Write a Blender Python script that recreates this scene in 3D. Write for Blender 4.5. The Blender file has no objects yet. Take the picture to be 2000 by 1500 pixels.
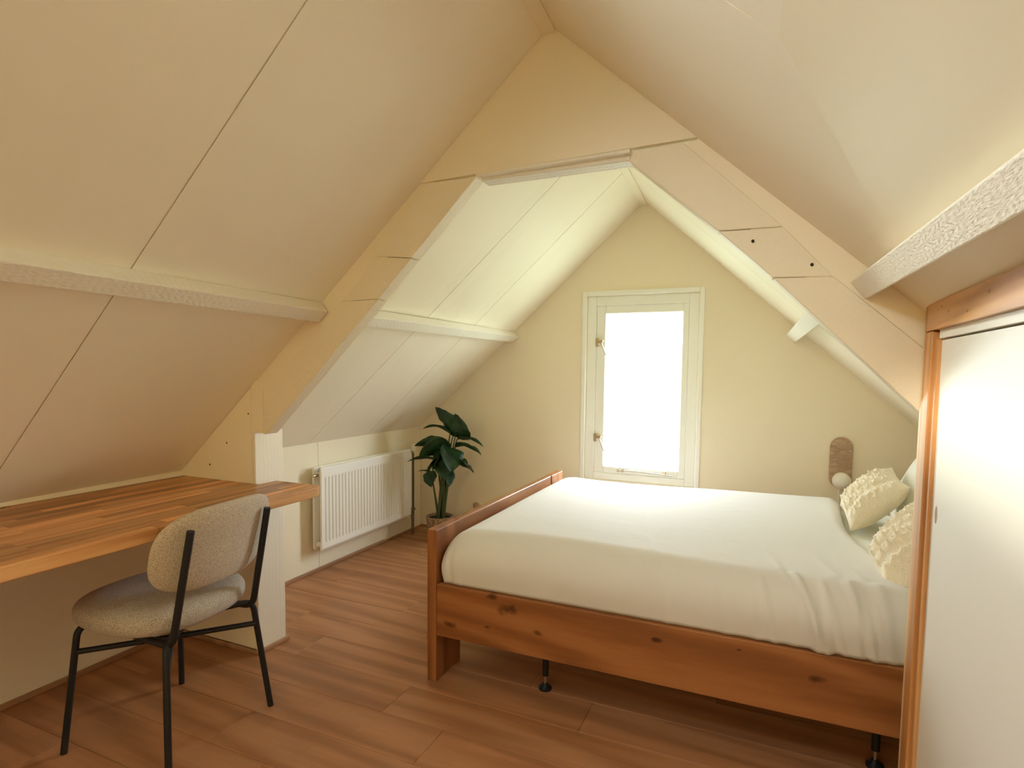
import bpy, bmesh, math, random
from mathutils import Vector, Matrix

random.seed(7)
sc = bpy.context.scene
COL = sc.collection

# ------------------------------------------------------------------ camera
CAM = Vector((0.0, 0.0, 1.2443))
YAW, PITCH, ROLL, FPX = 0.4146, -0.06901, 0.01098, 1130.877
fwd = Vector((-math.sin(YAW) * math.cos(PITCH), math.cos(YAW) * math.cos(PITCH), math.sin(PITCH)))
rgt = Vector((math.cos(YAW), math.sin(YAW), 0.0))
upv = rgt.cross(fwd)
r2 = math.cos(ROLL) * rgt + math.sin(ROLL) * upv
u2 = -math.sin(ROLL) * rgt + math.cos(ROLL) * upv
camd = bpy.data.cameras.new('camera')
camd.sensor_fit = 'HORIZONTAL'
camd.sensor_width = 36.0
camd.lens = FPX / 2000.0 * 36.0
camd.shift_y = 52.05 / 2000.0
camd.clip_start = 0.02
cam = bpy.data.objects.new('camera', camd)
COL.objects.link(cam)
M = Matrix(((r2.x, u2.x, -fwd.x, CAM.x), (r2.y, u2.y, -fwd.y, CAM.y), (r2.z, u2.z, -fwd.z, CAM.z), (0, 0, 0, 1)))
cam.matrix_world = M
sc.camera = cam

# ------------------------------------------------------------------ light
SKY = 22.0
SUN = 4.0
world = bpy.data.worlds.new('daylight')
sc.world = world
world.use_nodes = True
bg = world.node_tree.nodes['Background']
wt = world.node_tree
wtc = wt.nodes.new('ShaderNodeTexCoord')
wsep = wt.nodes.new('ShaderNodeSeparateXYZ')
wt.links.new(wtc.outputs['Generated'], wsep.inputs[0])
wrp = wt.nodes.new('ShaderNodeValToRGB')          # pale overcast sky above, garden green below the horizon
wma = wt.nodes.new('ShaderNodeMath')
wma.operation = 'MULTIPLY_ADD'
wma.inputs[1].default_value = 0.5
wma.inputs[2].default_value = 0.5
wt.links.new(wsep.outputs['Z'], wma.inputs[0])
wt.links.new(wma.outputs[0], wrp.inputs['Fac'])
wrp.color_ramp.elements[0].position = 0.47
wrp.color_ramp.elements[0].color = (0.27, 0.33, 0.27, 1)
wrp.color_ramp.elements[1].position = 0.53
wrp.color_ramp.elements[1].color = (0.92, 1.0, 1.10, 1)
wt.links.new(wrp.outputs[0], bg.inputs['Color'])
bg.inputs['Strength'].default_value = SKY

sund = bpy.data.lights.new('sun', 'SUN')
sund.energy = SUN
sund.angle = math.radians(5.0)
sund.color = (1.0, 0.95, 0.84)
sun = bpy.data.objects.new('sun', sund)
sun.rotation_euler = Vector((1.0, 0.80, -0.70)).to_track_quat('-Z', 'Y').to_euler()
sun.location = (-4, -3, 5)
COL.objects.link(sun)


def portal(name, loc, direction, w, h, upaxis='Y'):
    l = bpy.data.lights.new(name, 'AREA')
    l.shape = 'RECTANGLE'
    l.size = w
    l.size_y = h
    l.cycles.is_portal = True
    o = bpy.data.objects.new(name, l)
    o.location = loc
    o.rotation_euler = Vector(direction).to_track_quat('-Z', upaxis).to_euler()
    COL.objects.link(o)
    return o


portal('gable_window_daylight', (-0.769, 3.9245, 1.114), (0, -1, 0), 0.516, 1.056)
portal('added_rear_window_portal', (-0.93, -1.762, 1.535), (0, 1, 0), 0.94, 0.73)  # sampling portal of the window added behind the viewpoint

vs = sc.view_settings
vs.view_transform = 'Standard'
vs.look = 'None'
vs.gamma = 1.0
vs.use_curve_mapping = False
vs.exposure = 0.29
sc.cycles.max_bounces = 14
sc.cycles.diffuse_bounces = 10
sc.cycles.transparent_max_bounces = 12
sc.cycles.sample_clamp_indirect = 40.0
sc.cycles.use_denoising = True


# ------------------------------------------------------------------ materials
def new_mat(name):
    m = bpy.data.materials.new(name)
    m.use_nodes = True
    nt = m.node_tree
    b = nt.nodes['Principled BSDF']
    return m, nt, b


def N(nt, typ, **kw):
    n = nt.nodes.new(typ)
    for k, v in kw.items():
        setattr(n, k, v)
    return n


def L(nt, a, b):
    nt.links.new(a, b)


def setv(node, **kw):
    for k, v in kw.items():
        node.inputs[k.replace('_', ' ')].default_value = v


def ramp(nt, src, stops):
    r = N(nt, 'ShaderNodeValToRGB')
    e = r.color_ramp.elements
    while len(e) < len(stops):
        e.new(0.5)
    for i, (p, c) in enumerate(stops):
        e[i].position = p
        e[i].color = (*c, 1)
    L(nt, src, r.inputs['Fac'])
    return r


def mixc(nt, a, b, fac, mode='MIX'):
    m = N(nt, 'ShaderNodeMix', data_type='RGBA', blend_type=mode)
    for sock, v in ((m.inputs[0], fac), (m.inputs[6], a), (m.inputs[7], b)):
        if hasattr(v, 'is_linked') or hasattr(v, 'links'):
            L(nt, v, sock)
        elif isinstance(v, (int, float)):
            sock.default_value = v
        else:
            sock.default_value = (*v, 1)
    return m.outputs[2]


def coords(nt, scale=(1, 1, 1), rand=False):
    tc = N(nt, 'ShaderNodeTexCoord')
    mp = N(nt, 'ShaderNodeMapping')
    mp.inputs['Scale'].default_value = scale
    src = tc.outputs['Object']
    if rand:
        oi = N(nt, 'ShaderNodeObjectInfo')
        mul = N(nt, 'ShaderNodeMath', operation='MULTIPLY')
        mul.inputs[1].default_value = 73.0
        L(nt, oi.outputs['Random'], mul.inputs[0])
        add = N(nt, 'ShaderNodeVectorMath', operation='ADD')
        L(nt, src, add.inputs[0])
        L(nt, mul.outputs[0], add.inputs[1])
        src = add.outputs[0]
    L(nt, src, mp.inputs['Vector'])
    return mp.outputs[0]


def bump(nt, b, height, strength, dist=0.01):
    bp = N(nt, 'ShaderNodeBump')
    bp.inputs['Strength'].default_value = strength
    bp.inputs['Distance'].default_value = dist
    L(nt, height, bp.inputs['Height'])
    L(nt, bp.outputs[0], b.inputs['Normal'])


def noise(nt, vec, scale, detail=3, rough=0.55):
    n = N(nt, 'ShaderNodeTexNoise')
    n.inputs['Scale'].default_value = scale
    n.inputs['Detail'].default_value = detail
    n.inputs['Roughness'].default_value = rough
    L(nt, vec, n.inputs['Vector'])
    return n.outputs['Fac']


def paint(name, col, rough=0.55, bscale=60, bstr=0.05, spec=0.3):
    m, nt, b = new_mat(name)
    v = coords(nt)
    f = noise(nt, v, 2.2, 3)
    c = mixc(nt, tuple(x * 0.97 for x in col), tuple(min(1, x * 1.03) for x in col), f)
    L(nt, c, b.inputs['Base Color'])
    b.inputs['Roughness'].default_value = rough
    b.inputs['Specular IOR Level'].default_value = spec
    bump(nt, b, noise(nt, v, bscale, 4), bstr, 0.005)
    return m


def sawn_paint(name, col, stretch, bstr=0.55, rough=0.5):
    """painted rough-sawn timber; stretch = scale of the relief along x, y, z"""
    m, nt, b = new_mat(name)
    v = coords(nt, stretch)
    f = noise(nt, v, 1.0, 5, 0.65)
    w = N(nt, 'ShaderNodeTexWave', wave_type='BANDS', bands_direction='Y')
    w.inputs['Scale'].default_value = 0.35
    w.inputs['Distortion'].default_value = 6
    w.inputs['Detail'].default_value = 3
    L(nt, v, w.inputs['Vector'])
    a = N(nt, 'ShaderNodeMath', operation='MULTIPLY_ADD')
    a.inputs[1].default_value = 0.35
    L(nt, w.outputs['Fac'], a.inputs[0])
    L(nt, f, a.inputs[2])
    L(nt, mixc(nt, tuple(x * 0.95 for x in col), col, f), b.inputs['Base Color'])
    b.inputs['Roughness'].default_value = rough
    b.inputs['Specular IOR Level'].default_value = 0.4
    bump(nt, b, a.outputs[0], bstr, 0.006)
    return m


def wood(name, dark, mid, light, scale, rough=0.45, rand=False, vary=0.25, knots=None, bstr=0.08, strips=None, spec=0.4, kscale=(0.55, 0.15, 1.0)):
    """scale: small value along the grain"""
    m, nt, b = new_mat(name)
    v = coords(nt, scale, rand)
    warp = noise(nt, v, 0.35, 2)
    wv = N(nt, 'ShaderNodeTexWave', wave_type='BANDS', bands_direction='DIAGONAL')
    wv.inputs['Scale'].default_value = 0.35
    wv.inputs['Distortion'].default_value = 7.0
    wv.inputs['Detail'].default_value = 3.0
    wv.inputs['Detail Scale'].default_value = 1.4
    L(nt, v, wv.inputs['Vector'])
    fine = noise(nt, v, 3.2, 5, 0.7)
    big = noise(nt, v, 0.25, 2)
    f1 = N(nt, 'ShaderNodeMath', operation='MULTIPLY_ADD')
    L(nt, wv.outputs['Fac'], f1.inputs[0])
    f1.inputs[1].default_value = 0.35
    f2 = N(nt, 'ShaderNodeMath', operation='MULTIPLY_ADD')
    L(nt, fine, f2.inputs[0])
    f2.inputs[1].default_value = 0.4
    f3 = N(nt, 'ShaderNodeMath', operation='MULTIPLY')
    L(nt, big, f3.inputs[0])
    f3.inputs[1].default_value = 0.38
    L(nt, f3.outputs[0], f2.inputs[2])
    L(nt, f2.outputs[0], f1.inputs[2])
    c = ramp(nt, f1.outputs[0], [(0.25, dark), (0.52, mid), (0.80, light)]).outputs[0]
    if rand:
        oi = N(nt, 'ShaderNodeObjectInfo')
        t = ramp(nt, oi.outputs['Random'], [(0.0, (1 - vary,) * 3), (0.5, (1, 1, 1)), (1.0, (1 + vary * 0.8, 1 + vary * 0.8, 1 + vary * 0.8))])
        c = mixc(nt, c, t.outputs[0], 1.0, 'MULTIPLY')
    if strips:
        br = N(nt, 'ShaderNodeTexBrick')
        br.inputs['Color1'].default_value = (0.90, 0.90, 0.90, 1)
        br.inputs['Color2'].default_value = (1.06, 1.06, 1.06, 1)
        br.inputs['Mortar'].default_value = (0.93, 0.93, 0.93, 1)
        br.inputs['Scale'].default_value = 1.0
        br.inputs['Mortar Size'].default_value = 0.0006
        br.inputs['Brick Width'].default_value = strips[0]
        br.inputs['Row Height'].default_value = strips[1]
        L(nt, coords(nt, (1, 1, 1), rand), br.inputs['Vector'])
        c = mixc(nt, c, br.outputs['Color'], 0.75, 'MULTIPLY')
    if knots:
        tc = N(nt, 'ShaderNodeTexCoord')
        wob = noise(nt, tc.outputs['Object'], 22, 3)
        prev = None
        for (kx, ky, kz, r) in knots:
            sub = N(nt, 'ShaderNodeVectorMath', operation='SUBTRACT')
            sub.inputs[1].default_value = (kx, ky, kz)
            L(nt, tc.outputs['Object'], sub.inputs[0])
            ml = N(nt, 'ShaderNodeVectorMath', operation='MULTIPLY')
            ml.inputs[1].default_value = kscale
            L(nt, sub.outputs[0], ml.inputs[0])
            ln = N(nt, 'ShaderNodeVectorMath', operation='LENGTH')
            L(nt, ml.outputs[0], ln.inputs[0])
            dv = N(nt, 'ShaderNodeMath', operation='DIVIDE')
            dv.inputs[1].default_value = r
            L(nt, ln.outputs['Value'], dv.inputs[0])
            if prev is None:
                prev = dv.outputs[0]
            else:
                mn = N(nt, 'ShaderNodeMath', operation='MINIMUM')
                L(nt, prev, mn.inputs[0])
                L(nt, dv.outputs[0], mn.inputs[1])
                prev = mn.outputs[0]
        ad = N(nt, 'ShaderNodeMath', operation='ADD')
        L(nt, prev, ad.inputs[0])
        L(nt, wob, ad.inputs[1])
        kr = ramp(nt, ad.outputs[0], [(0.55, (0.28, 0.24, 0.22)), (0.85, (0.62, 0.57, 0.53)), (1.0, (1, 1, 1))])
        kr.color_ramp.elements[0].position = 0.62
        kr.color_ramp.elements[1].position = 0.85
        c = mixc(nt, c, kr.outputs[0], 1.0, 'MULTIPLY')
    L(nt, c, b.inputs['Base Color'])
    b.inputs['Roughness'].default_value = rough
    b.inputs['Specular IOR Level'].default_value = spec
    bump(nt, b, f1.outputs[0], bstr, 0.004)
    return m


def plain(name, col, rough=0.5, metal=0.0, spec=0.5):
    m, nt, b = new_mat(name)
    v = coords(nt)
    f = noise(nt, v, 25, 3)
    L(nt, mixc(nt, tuple(x * 0.94 for x in col), tuple(min(1, x * 1.05) for x in col), f), b.inputs['Base Color'])
    b.inputs['Roughness'].default_value = rough
    b.inputs['Metallic'].default_value = metal
    b.inputs['Specular IOR Level'].default_value = spec
    return m


CREAM = (0.89, 0.82, 0.66)
M_WALL = paint('cream_wall_paint', (0.87, 0.79, 0.61), 0.75, 90, 0.06)
M_CEIL = paint('cream_ceiling_board_paint', CREAM, 0.6, 45, 0.03)
M_BOARD = paint('cream_board_paint', (0.87, 0.785, 0.60), 0.5, 50, 0.06, 0.4)
M_COLUMN = sawn_paint('white_column_paint', (0.88, 0.82, 0.69), (45, 45, 30), 0.10)
M_SAWN_Y = sawn_paint('white_sawn_purlin_paint', (0.92, 0.88, 0.76), (200, 40, 200), 0.5)
M_SAWN_L = sawn_paint('cream_sawn_rafter_paint', (0.87, 0.785, 0.605), (70, 90, 70), 0.35)
M_WHITE = paint('white_gloss_paint', (0.90, 0.91, 0.85), 0.3, 40, 0.02, 0.5)
M_RADI = paint('white_radiator_enamel', (0.88, 0.86, 0.79), 0.35, 40, 0.01, 0.5)
M_DOOR = paint('white_cabinet_board', (0.77, 0.75, 0.67), 0.45, 40, 0.02, 0.4)
M_FLOOR = wood('oak_laminate', (0.29, 0.125, 0.052), (0.39, 0.178, 0.079), (0.475, 0.232, 0.110), (1.3, 16, 16), 0.42, True, 0.045, strips=(0.43, 0.0635), bstr=0.03, spec=0.35)
M_SUB = plain('dark_subfloor', (0.12, 0.06, 0.03), 0.9)
M_SKIRT = wood('skirting_wood', (0.28, 0.14, 0.07), (0.38, 0.20, 0.105), (0.46, 0.26, 0.14), (12, 1.5, 12), 0.5)
M_DESK = wood('butcher_block_stave', (0.36, 0.150, 0.048), (0.54, 0.25, 0.088), (0.66, 0.36, 0.145), (22, 1.6, 22), 0.38, True, 0.42, bstr=0.04)
KN = [(-.92, 1.928, .388, .030), (-.861, 1.928, .349, .050), (-1.106, 1.928, .246, .030), (-.945, 1.928, .267, .018),
      (-.736, 1.928, .285, .024), (-.309, 1.928, .346, .020), (.17, 1.928, .319, .028), (-0.05, 1.928, .365, .012)]
BED0 = Vector((-0.14, 2.69, 0))
KNL = [(k[0] - BED0.x, k[1] - BED0.y, k[2], k[3]) for k in KN]
BD, BM_, BL = (0.19, 0.064, 0.018), (0.285, 0.102, 0.029), (0.38, 0.152, 0.050)
M_BEDX = wood('knotty_oak_rail', BD, BM_, BL, (1.6, 18, 15), 0.42, knots=KNL)
M_BEDY = wood('oak_board_grain_across', BD, BM_, (0.42, 0.19, 0.08), (18, 1.6, 15), 0.22, spec=0.8)
M_BEDZ = wood('oak_post_grain_upright', BD, BM_, BL, (18, 15, 1.6), 0.40)
M_PINE = wood('orange_pine', (0.40, 0.165, 0.050), (0.58, 0.275, 0.095), (0.68, 0.37, 0.155), (20, 20, 1.4), 0.4)
M_PINEY = wood('orange_pine_beam', (0.40, 0.175, 0.060), (0.60, 0.31, 0.125), (0.70, 0.41, 0.19), (20, 1.6, 20), 0.4,
               knots=[(0, -.20, 1.385, .012), (0, -.45, 1.395, .012), (0, -.14, 1.40, .008), (0, -.33, 1.372, .007)], kscale=(.3, .55, 1.0))
M_PINEL = wood('pale_pine', (0.62, 0.40, 0.19), (0.74, 0.52, 0.28), (0.80, 0.60, 0.36), (20, 20, 1.4), 0.4)
M_BLACK = plain('black_powder_coat', (0.012, 0.012, 0.013), 0.45, 0.0, 0.4)
M_STEEL = plain('brushed_steel', (0.55, 0.53, 0.48), 0.3, 1.0)
M_BRASS = plain('aged_brass', (0.50, 0.40, 0.25), 0.4, 1.0)
M_PIPE = plain('grey_brown_pipe', (0.20, 0.16, 0.11), 0.5, 0.3)
M_DARKHOLE = plain('dark_hole', (0.03, 0.02, 0.012), 0.9)
M_SOIL = plain('potting_soil', (0.03, 0.02, 0.012), 0.95)


def m_fabric(name, c1, c2, c3, scale, bstr):
    m, nt, b = new_mat(name)
    v = coords(nt)
    n1 = noise(nt, v, scale, 2, 0.6)
    vo = N(nt, 'ShaderNodeTexVoronoi')
    vo.inputs['Scale'].default_value = scale * 1.3
    L(nt, v, vo.inputs['Vector'])
    a = N(nt, 'ShaderNodeMath', operation='MULTIPLY_ADD')
    L(nt, vo.outputs['Distance'], a.inputs[0])
    a.inputs[1].default_value = 0.35
    L(nt, n1, a.inputs[2])
    c = ramp(nt, a.outputs[0], [(0.42, c1), (0.60, c2), (0.80, c3)]).outputs[0]
    L(nt, c, b.inputs['Base Color'])
    b.inputs['Roughness'].default_value = 0.95
    b.inputs['Specular IOR Level'].default_value = 0.1
    b.inputs['Sheen Weight'].default_value = 0.15
    bump(nt, b, a.outputs[0], bstr, 0.004)
    return m


M_TWEED = m_fabric('beige_grey_tweed', (0.20, 0.15, 0.105), (0.46, 0.36, 0.255), (0.70, 0.60, 0.46), 420, 0.6)
M_TWEED2 = m_fabric('grey_tweed_seat', (0.15, 0.125, 0.105), (0.38, 0.32, 0.26), (0.64, 0.56, 0.46), 420, 0.6)
M_KNIT = m_fabric('cream_cable_knit', (0.72, 0.60, 0.42), (0.80, 0.70, 0.52), (0.86, 0.78, 0.62), 260, 0.4)


def m_sheet(name, col):
    m, nt, b = new_mat(name)
    v = coords(nt)
    w = noise(nt, v, 420, 2)
    L(nt, mixc(nt, tuple(x * 0.98 for x in col), col, w), b.inputs['Base Color'])
    b.inputs['Roughness'].default_value = 0.85
    b.inputs['Specular IOR Level'].default_value = 0.15
    b.inputs['Sheen Weight'].default_value = 0.1
    bump(nt, b, noise(nt, v, 7.0, 3), 0.16, 0.02)
    return m


M_SHEET = m_sheet('ivory_bed_linen', (0.72, 0.70, 0.655))
M_PILLOW = m_sheet('white_pillow_linen', (0.82, 0.83, 0.76))


def m_leaf():
    m, nt, b = new_mat('dark_green_leaf')
    v = coords(nt, (1, 1, 1))
    f = noise(nt, v, 18, 3)
    L(nt, ramp(nt, f, [(0.3, (0.010, 0.028, 0.010)), (0.6, (0.018, 0.062, 0.018)), (0.85, (0.035, 0.105, 0.030))]).outputs[0], b.inputs['Base Color'])
    b.inputs['Roughness'].default_value = 0.45
    b.inputs['Specular IOR Level'].default_value = 0.4
    bump(nt, b, noise(nt, v, 60, 3), 0.15, 0.003)
    return m


M_LEAF = m_leaf()
M_STEM = plain('green_stem', (0.055, 0.085, 0.028), 0.5)


def m_pot():
    m, nt, b = new_mat('speckled_woven_pot')
    v = coords(nt, (1, 1, 1))
    vo = N(nt, 'ShaderNodeTexVoronoi')
    vo.inputs['Scale'].default_value = 70
    L(nt, v, vo.inputs['Vector'])
    c = ramp(nt, vo.outputs['Distance'], [(0.15, (0.50, 0.38, 0.25)), (0.5, (0.33, 0.20, 0.11)), (0.8, (0.20, 0.11, 0.06))]).outputs[0]
    L(nt, c, b.inputs['Base Color'])
    b.inputs['Roughness'].default_value = 0.8
    bump(nt, b, vo.outputs['Distance'], 0.6, 0.005)
    return m


M_POT = m_pot()


def m_travertine():
    m, nt, b = new_mat('brown_travertine')
    v = coords(nt, (1, 1, 2.2))
    f = noise(nt, v, 26, 6, 0.7)
    L(nt, ramp(nt, f, [(0.3, (0.30, 0.185, 0.115)), (0.5, (0.44, 0.30, 0.20)), (0.72, (0.58, 0.43, 0.30))]).outputs[0], b.inputs['Base Color'])
    b.inputs['Roughness'].default_value = 0.6
    bump(nt, b, f, 0.2, 0.003)
    return m


M_TRAV = m_travertine()
M_OPAL = paint('opal_glass', (0.86, 0.83, 0.74), 0.2, 20, 0.0, 0.5)


def m_pane():
    m = bpy.data.materials.new('clear_window_glass')
    m.use_nodes = True
    nt = m.node_tree
    nt.nodes.clear()
    out = N(nt, 'ShaderNodeOutputMaterial')
    tr = N(nt, 'ShaderNodeBsdfTransparent')
    tr.inputs['Color'].default_value = (0.96, 0.98, 0.97, 1)
    gl = N(nt, 'ShaderNodeBsdfGlossy')
    gl.inputs['Roughness'].default_value = 0.02
    lw_ = N(nt, 'ShaderNodeLayerWeight')          # the same on both faces of the thin pane
    pw = N(nt, 'ShaderNodeMath', operation='POWER')
    pw.inputs[1].default_value = 5.0
    L(nt, lw_.outputs['Facing'], pw.inputs[0])
    fr = N(nt, 'ShaderNodeMath', operation='MULTIPLY_ADD')
    fr.inputs[1].default_value = 0.9
    fr.inputs[2].default_value = 0.03
    L(nt, pw.outputs[0], fr.inputs[0])
    mx = N(nt, 'ShaderNodeMixShader')
    L(nt, fr.outputs[0], mx.inputs[0])
    L(nt, tr.outputs[0], mx.inputs[1])
    L(nt, gl.outputs[0], mx.inputs[2])
    L(nt, mx.outputs[0], out.inputs['Surface'])
    return m


M_PANE = m_pane()


def m_warm_filter():  # added filter, tints the daylight of the unseen rear window warm
    m = bpy.data.materials.new('ochre_filter_blind')
    m.use_nodes = True
    nt = m.node_tree
    nt.nodes.clear()
    out = N(nt, 'ShaderNodeOutputMaterial')
    tr = N(nt, 'ShaderNodeBsdfTransparent')
    tr.inputs['Color'].default_value = (0.96, 0.83, 0.55, 1)
    df_ = N(nt, 'ShaderNodeBsdfDiffuse')
    df_.inputs['Color'].default_value = (0.75, 0.55, 0.32, 1)
    mx = N(nt, 'ShaderNodeMixShader')
    mx.inputs[0].default_value = 0.25
    L(nt, tr.outputs[0], mx.inputs[1])
    L(nt, df_.outputs[0], mx.inputs[2])
    L(nt, mx.outputs[0], out.inputs['Surface'])
    return m


M_WARM_FILTER = m_warm_filter()


# ------------------------------------------------------------------ helpers
def link(o, parent):
    COL.objects.link(o)
    if parent is not None:
        o.parent = parent
    return o


def world_loc(o):
    v = Vector((0, 0, 0))
    while o is not None:
        v += o.location
        o = o.parent
    return v


def make(name, verts, faces, mat, parent=None, smooth=False, bevel=0.0, segs=2, origin=None, sharp=None):
    """one mesh object from world-space vertices; its origin sits on its parent's (or on `origin`)"""
    base = world_loc(parent) if parent is not None else Vector((0, 0, 0))
    org = Vector(origin) if origin is not None else base
    me = bpy.data.meshes.new(name)
    bm = bmesh.new()
    vs_ = [bm.verts.new(Vector(v) - org) for v in verts]
    for f in faces:
        try:
            bm.faces.new([vs_[i] for i in f])
        except ValueError:
            pass
    bmesh.ops.recalc_face_normals(bm, faces=bm.faces)
    if bevel > 0:
        bmesh.ops.bevel(bm, geom=list(bm.edges), offset=bevel, segments=segs, affect='EDGES', profile=0.5)
    if smooth:
        for f in bm.faces:
            f.smooth = True
    bm.to_mesh(me)
    bm.free()
    if smooth and sharp:
        me.set_sharp_from_angle(angle=math.radians(sharp))
    me.materials.append(mat)
    o = bpy.data.objects.new(name, me)
    o.location = org - base
    return link(o, parent)


BOXF = [(0, 1, 2, 3), (7, 6, 5, 4), (0, 4, 5, 1), (1, 5, 6, 2), (2, 6, 7, 3), (3, 7, 4, 0)]


def box(name, x0, x1, y0, y1, z0, z1, mat, parent=None, bevel=0.0, segs=2, origin=None):
    v = [(x0, y0, z0), (x1, y0, z0), (x1, y1, z0), (x0, y1, z0), (x0, y0, z1), (x1, y0, z1), (x1, y1, z1), (x0, y1, z1)]
    return make(name, v, BOXF, mat, parent, False, bevel, segs, origin)


def prism(name, poly, y0, y1, mat, parent=None, bevel=0.0, segs=1):
    """polygon in (x, z) swept along y"""
    n = len(poly)
    v = [(x, y0, z) for x, z in poly] + [(x, y1, z) for x, z in poly]
    f = [tuple(range(n)), tuple(range(2 * n - 1, n - 1, -1))] + [(i, (i + 1) % n, n + (i + 1) % n, n + i) for i in range(n)]
    return make(name, v, f, mat, parent, False, bevel, segs)


def loft(name, ringA, ringB, mat, parent=None, bevel=0.0, segs=1, origin=None):
    n = len(ringA)
    v = list(ringA) + list(ringB)
    f = [tuple(range(n)), tuple(range(2 * n - 1, n - 1, -1))] + [(i, (i + 1) % n, n + (i + 1) % n, n + i) for i in range(n)]
    return make(name, v, f, mat, parent, False, bevel, segs, origin)


def fillet(pts, r, seg=6):
    pts = [Vector(p) for p in pts]
    out = [pts[0]]
    for i in range(1, len(pts) - 1):
        a, b, c = pts[i - 1], pts[i], pts[i + 1]
        d1, d2 = (a - b).normalized(), (c - b).normalized()
        rr = min(r, (a - b).length * 0.48, (c - b).length * 0.48)
        for k in range(seg + 1):
            t = k / seg
            out.append((b + d1 * rr) * (1 - t) ** 2 + b * 2 * t * (1 - t) + (b + d2 * rr) * t ** 2)
    out.append(pts[-1])
    return out


def tube_data(path, r, n=12):
    path = [Vector(p) for p in path]
    verts, faces = [], []
    t = (path[1] - path[0]).normalized()
    a = t.orthogonal().normalized()
    for i, p in enumerate(path):
        if 0 < i < len(path) - 1:
            t2 = ((path[i + 1] - p).normalized() + (p - path[i - 1]).normalized()).normalized()
        elif i == 0:
            t2 = (path[1] - p).normalized()
        else:
            t2 = (p - path[i - 1]).normalized()
        a = (a - t2 * a.dot(t2)).normalized()
        b = t2.cross(a)
        rr = r[i] if isinstance(r, (list, tuple)) else r
        for k in range(n):
            an = 2 * math.pi * k / n
            verts.append(p + (a * math.cos(an) + b * math.sin(an)) * rr)
    for i in range(len(path) - 1):
        for k in range(n):
            k2 = (k + 1) % n
            faces.append((i * n + k, i * n + k2, (i + 1) * n + k2, (i + 1) * n + k))
    faces.append(tuple(range(n - 1, -1, -1)))
    m = (len(path) - 1) * n
    faces.append(tuple(range(m, m + n)))
    return verts, faces


def tube(name, path, r, mat, parent=None, n=12, sharp=50):
    v, f = tube_data(path, r, n)
    return make(name, v, f, mat, parent, True, sharp=sharp)


def lathe(name, prof, center, mat, parent=None, n=32, sharp=40):
    """prof: (radius, z)"""
    cx, cy, cz = center
    v, f = [], []
    for r, z in prof:
        for k in range(n):
            a = 2 * math.pi * k / n
            v.append((cx + r * math.cos(a), cy + r * math.sin(a), cz + z))
    for i in range(len(prof) - 1):
        for k in range(n):
            k2 = (k + 1) % n
            f.append((i * n + k, i * n + k2, (i + 1) * n + k2, (i + 1) * n + k))
    f.append(tuple(range(n - 1, -1, -1)))
    m = (len(prof) - 1) * n
    f.append(tuple(range(m, m + n)))
    return make(name, v, f, mat, parent, True, sharp=sharp)


def thing(name, label, cat, loc, group=None):
    o = bpy.data.objects.new(name, None)
    o.empty_display_size = 0.05
    o.location = loc
    COL.objects.link(o)
    return tag(o, label, cat, group)


def tag(o, label, cat, group=None):
    o['label'] = label
    o['category'] = cat
    if group:
        o['group'] = group
    return o


def struct(o, label=None):
    o['kind'] = 'structure'
    if label:
        o['label'] = label
    return o


# ------------------------------------------------------------------ room shell
XK, YG, YP, YB = -2.495, 3.877, 1.797, -1.7       # left knee wall, gable wall, truss front, wall behind
XKR = 0.97
XW = 0.362                                         # cabinet front


def lerp(a, b, t):
    return a + (b - a) * t


def tt(y):
    return (y - YP) / (YG - YP)


def slope_l_front(x, y):
    return lerp(2.315 + .885 * (x + .70), 2.336 + .915 * (x + .804), tt(y))


def slope_l_rear(x, y):      # knee wall line level at .795, ridge line skewed
    xr, zr = ridge_l(y)
    return lerp(0.795, zr, (x - XK) / (xr - XK))


def slope_r(x, y):
    return lerp(2.322 - .897 * (x + .655), 2.341 - .905 * (x + .761), tt(y))


def ridge_l(y):
    return lerp(-.70, -.804, tt(y)), lerp(2.315, 2.336, tt(y))


def ridge_r(y):
    return lerp(-.655, -.761, tt(y)), lerp(2.322, 2.341, tt(y))


# floor: boards laid along x
floor = struct(box('floor', XK - .1, XKR + .1, YB - .1, YG + .1, -0.06, -0.012, M_SUB), 'warm oak laminate floor of long boards')
PW, PL = 0.1905, 1.285
proto = None
y = YB - 0.06
row = 0
while y < YG:
    off = (row * 0.43 + (0.17 if row % 2 else 0)) % PL
    x = XK - off
    while x < XKR:
        x0, x1 = max(x, XK), min(x + PL, XKR)
        y0, y1 = max(y, YB), min(y + PW, YG)
        if x1 - x0 > 0.01 and y1 - y0 > 0.01:
            g = 0.0005
            full = abs(x1 - x0 - PL) < 1e-6 and abs(y1 - y0 - PW) < 1e-6
            if full and proto is not None:
                o = bpy.data.objects.new('floor_board', proto)
                o.location = (x0, y0, 0)
                link(o, floor)
            else:
                o = box('floor_board', x0 + g, x1 - g, y0 + g, y1 - g, -0.012, 0, M_FLOOR, floor, 0.0009, 1, origin=(x0, y0, 0))
                if full:
                    proto = o.data
        x += PL
    y += PW
    row += 1

# ceiling: backing sheets and boards with grooves between them
SKX0, SKX1, SKY0, SKY1 = -1.010, -0.745, -0.15, 0.78      # added roof window in the left slope, behind the view


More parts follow.
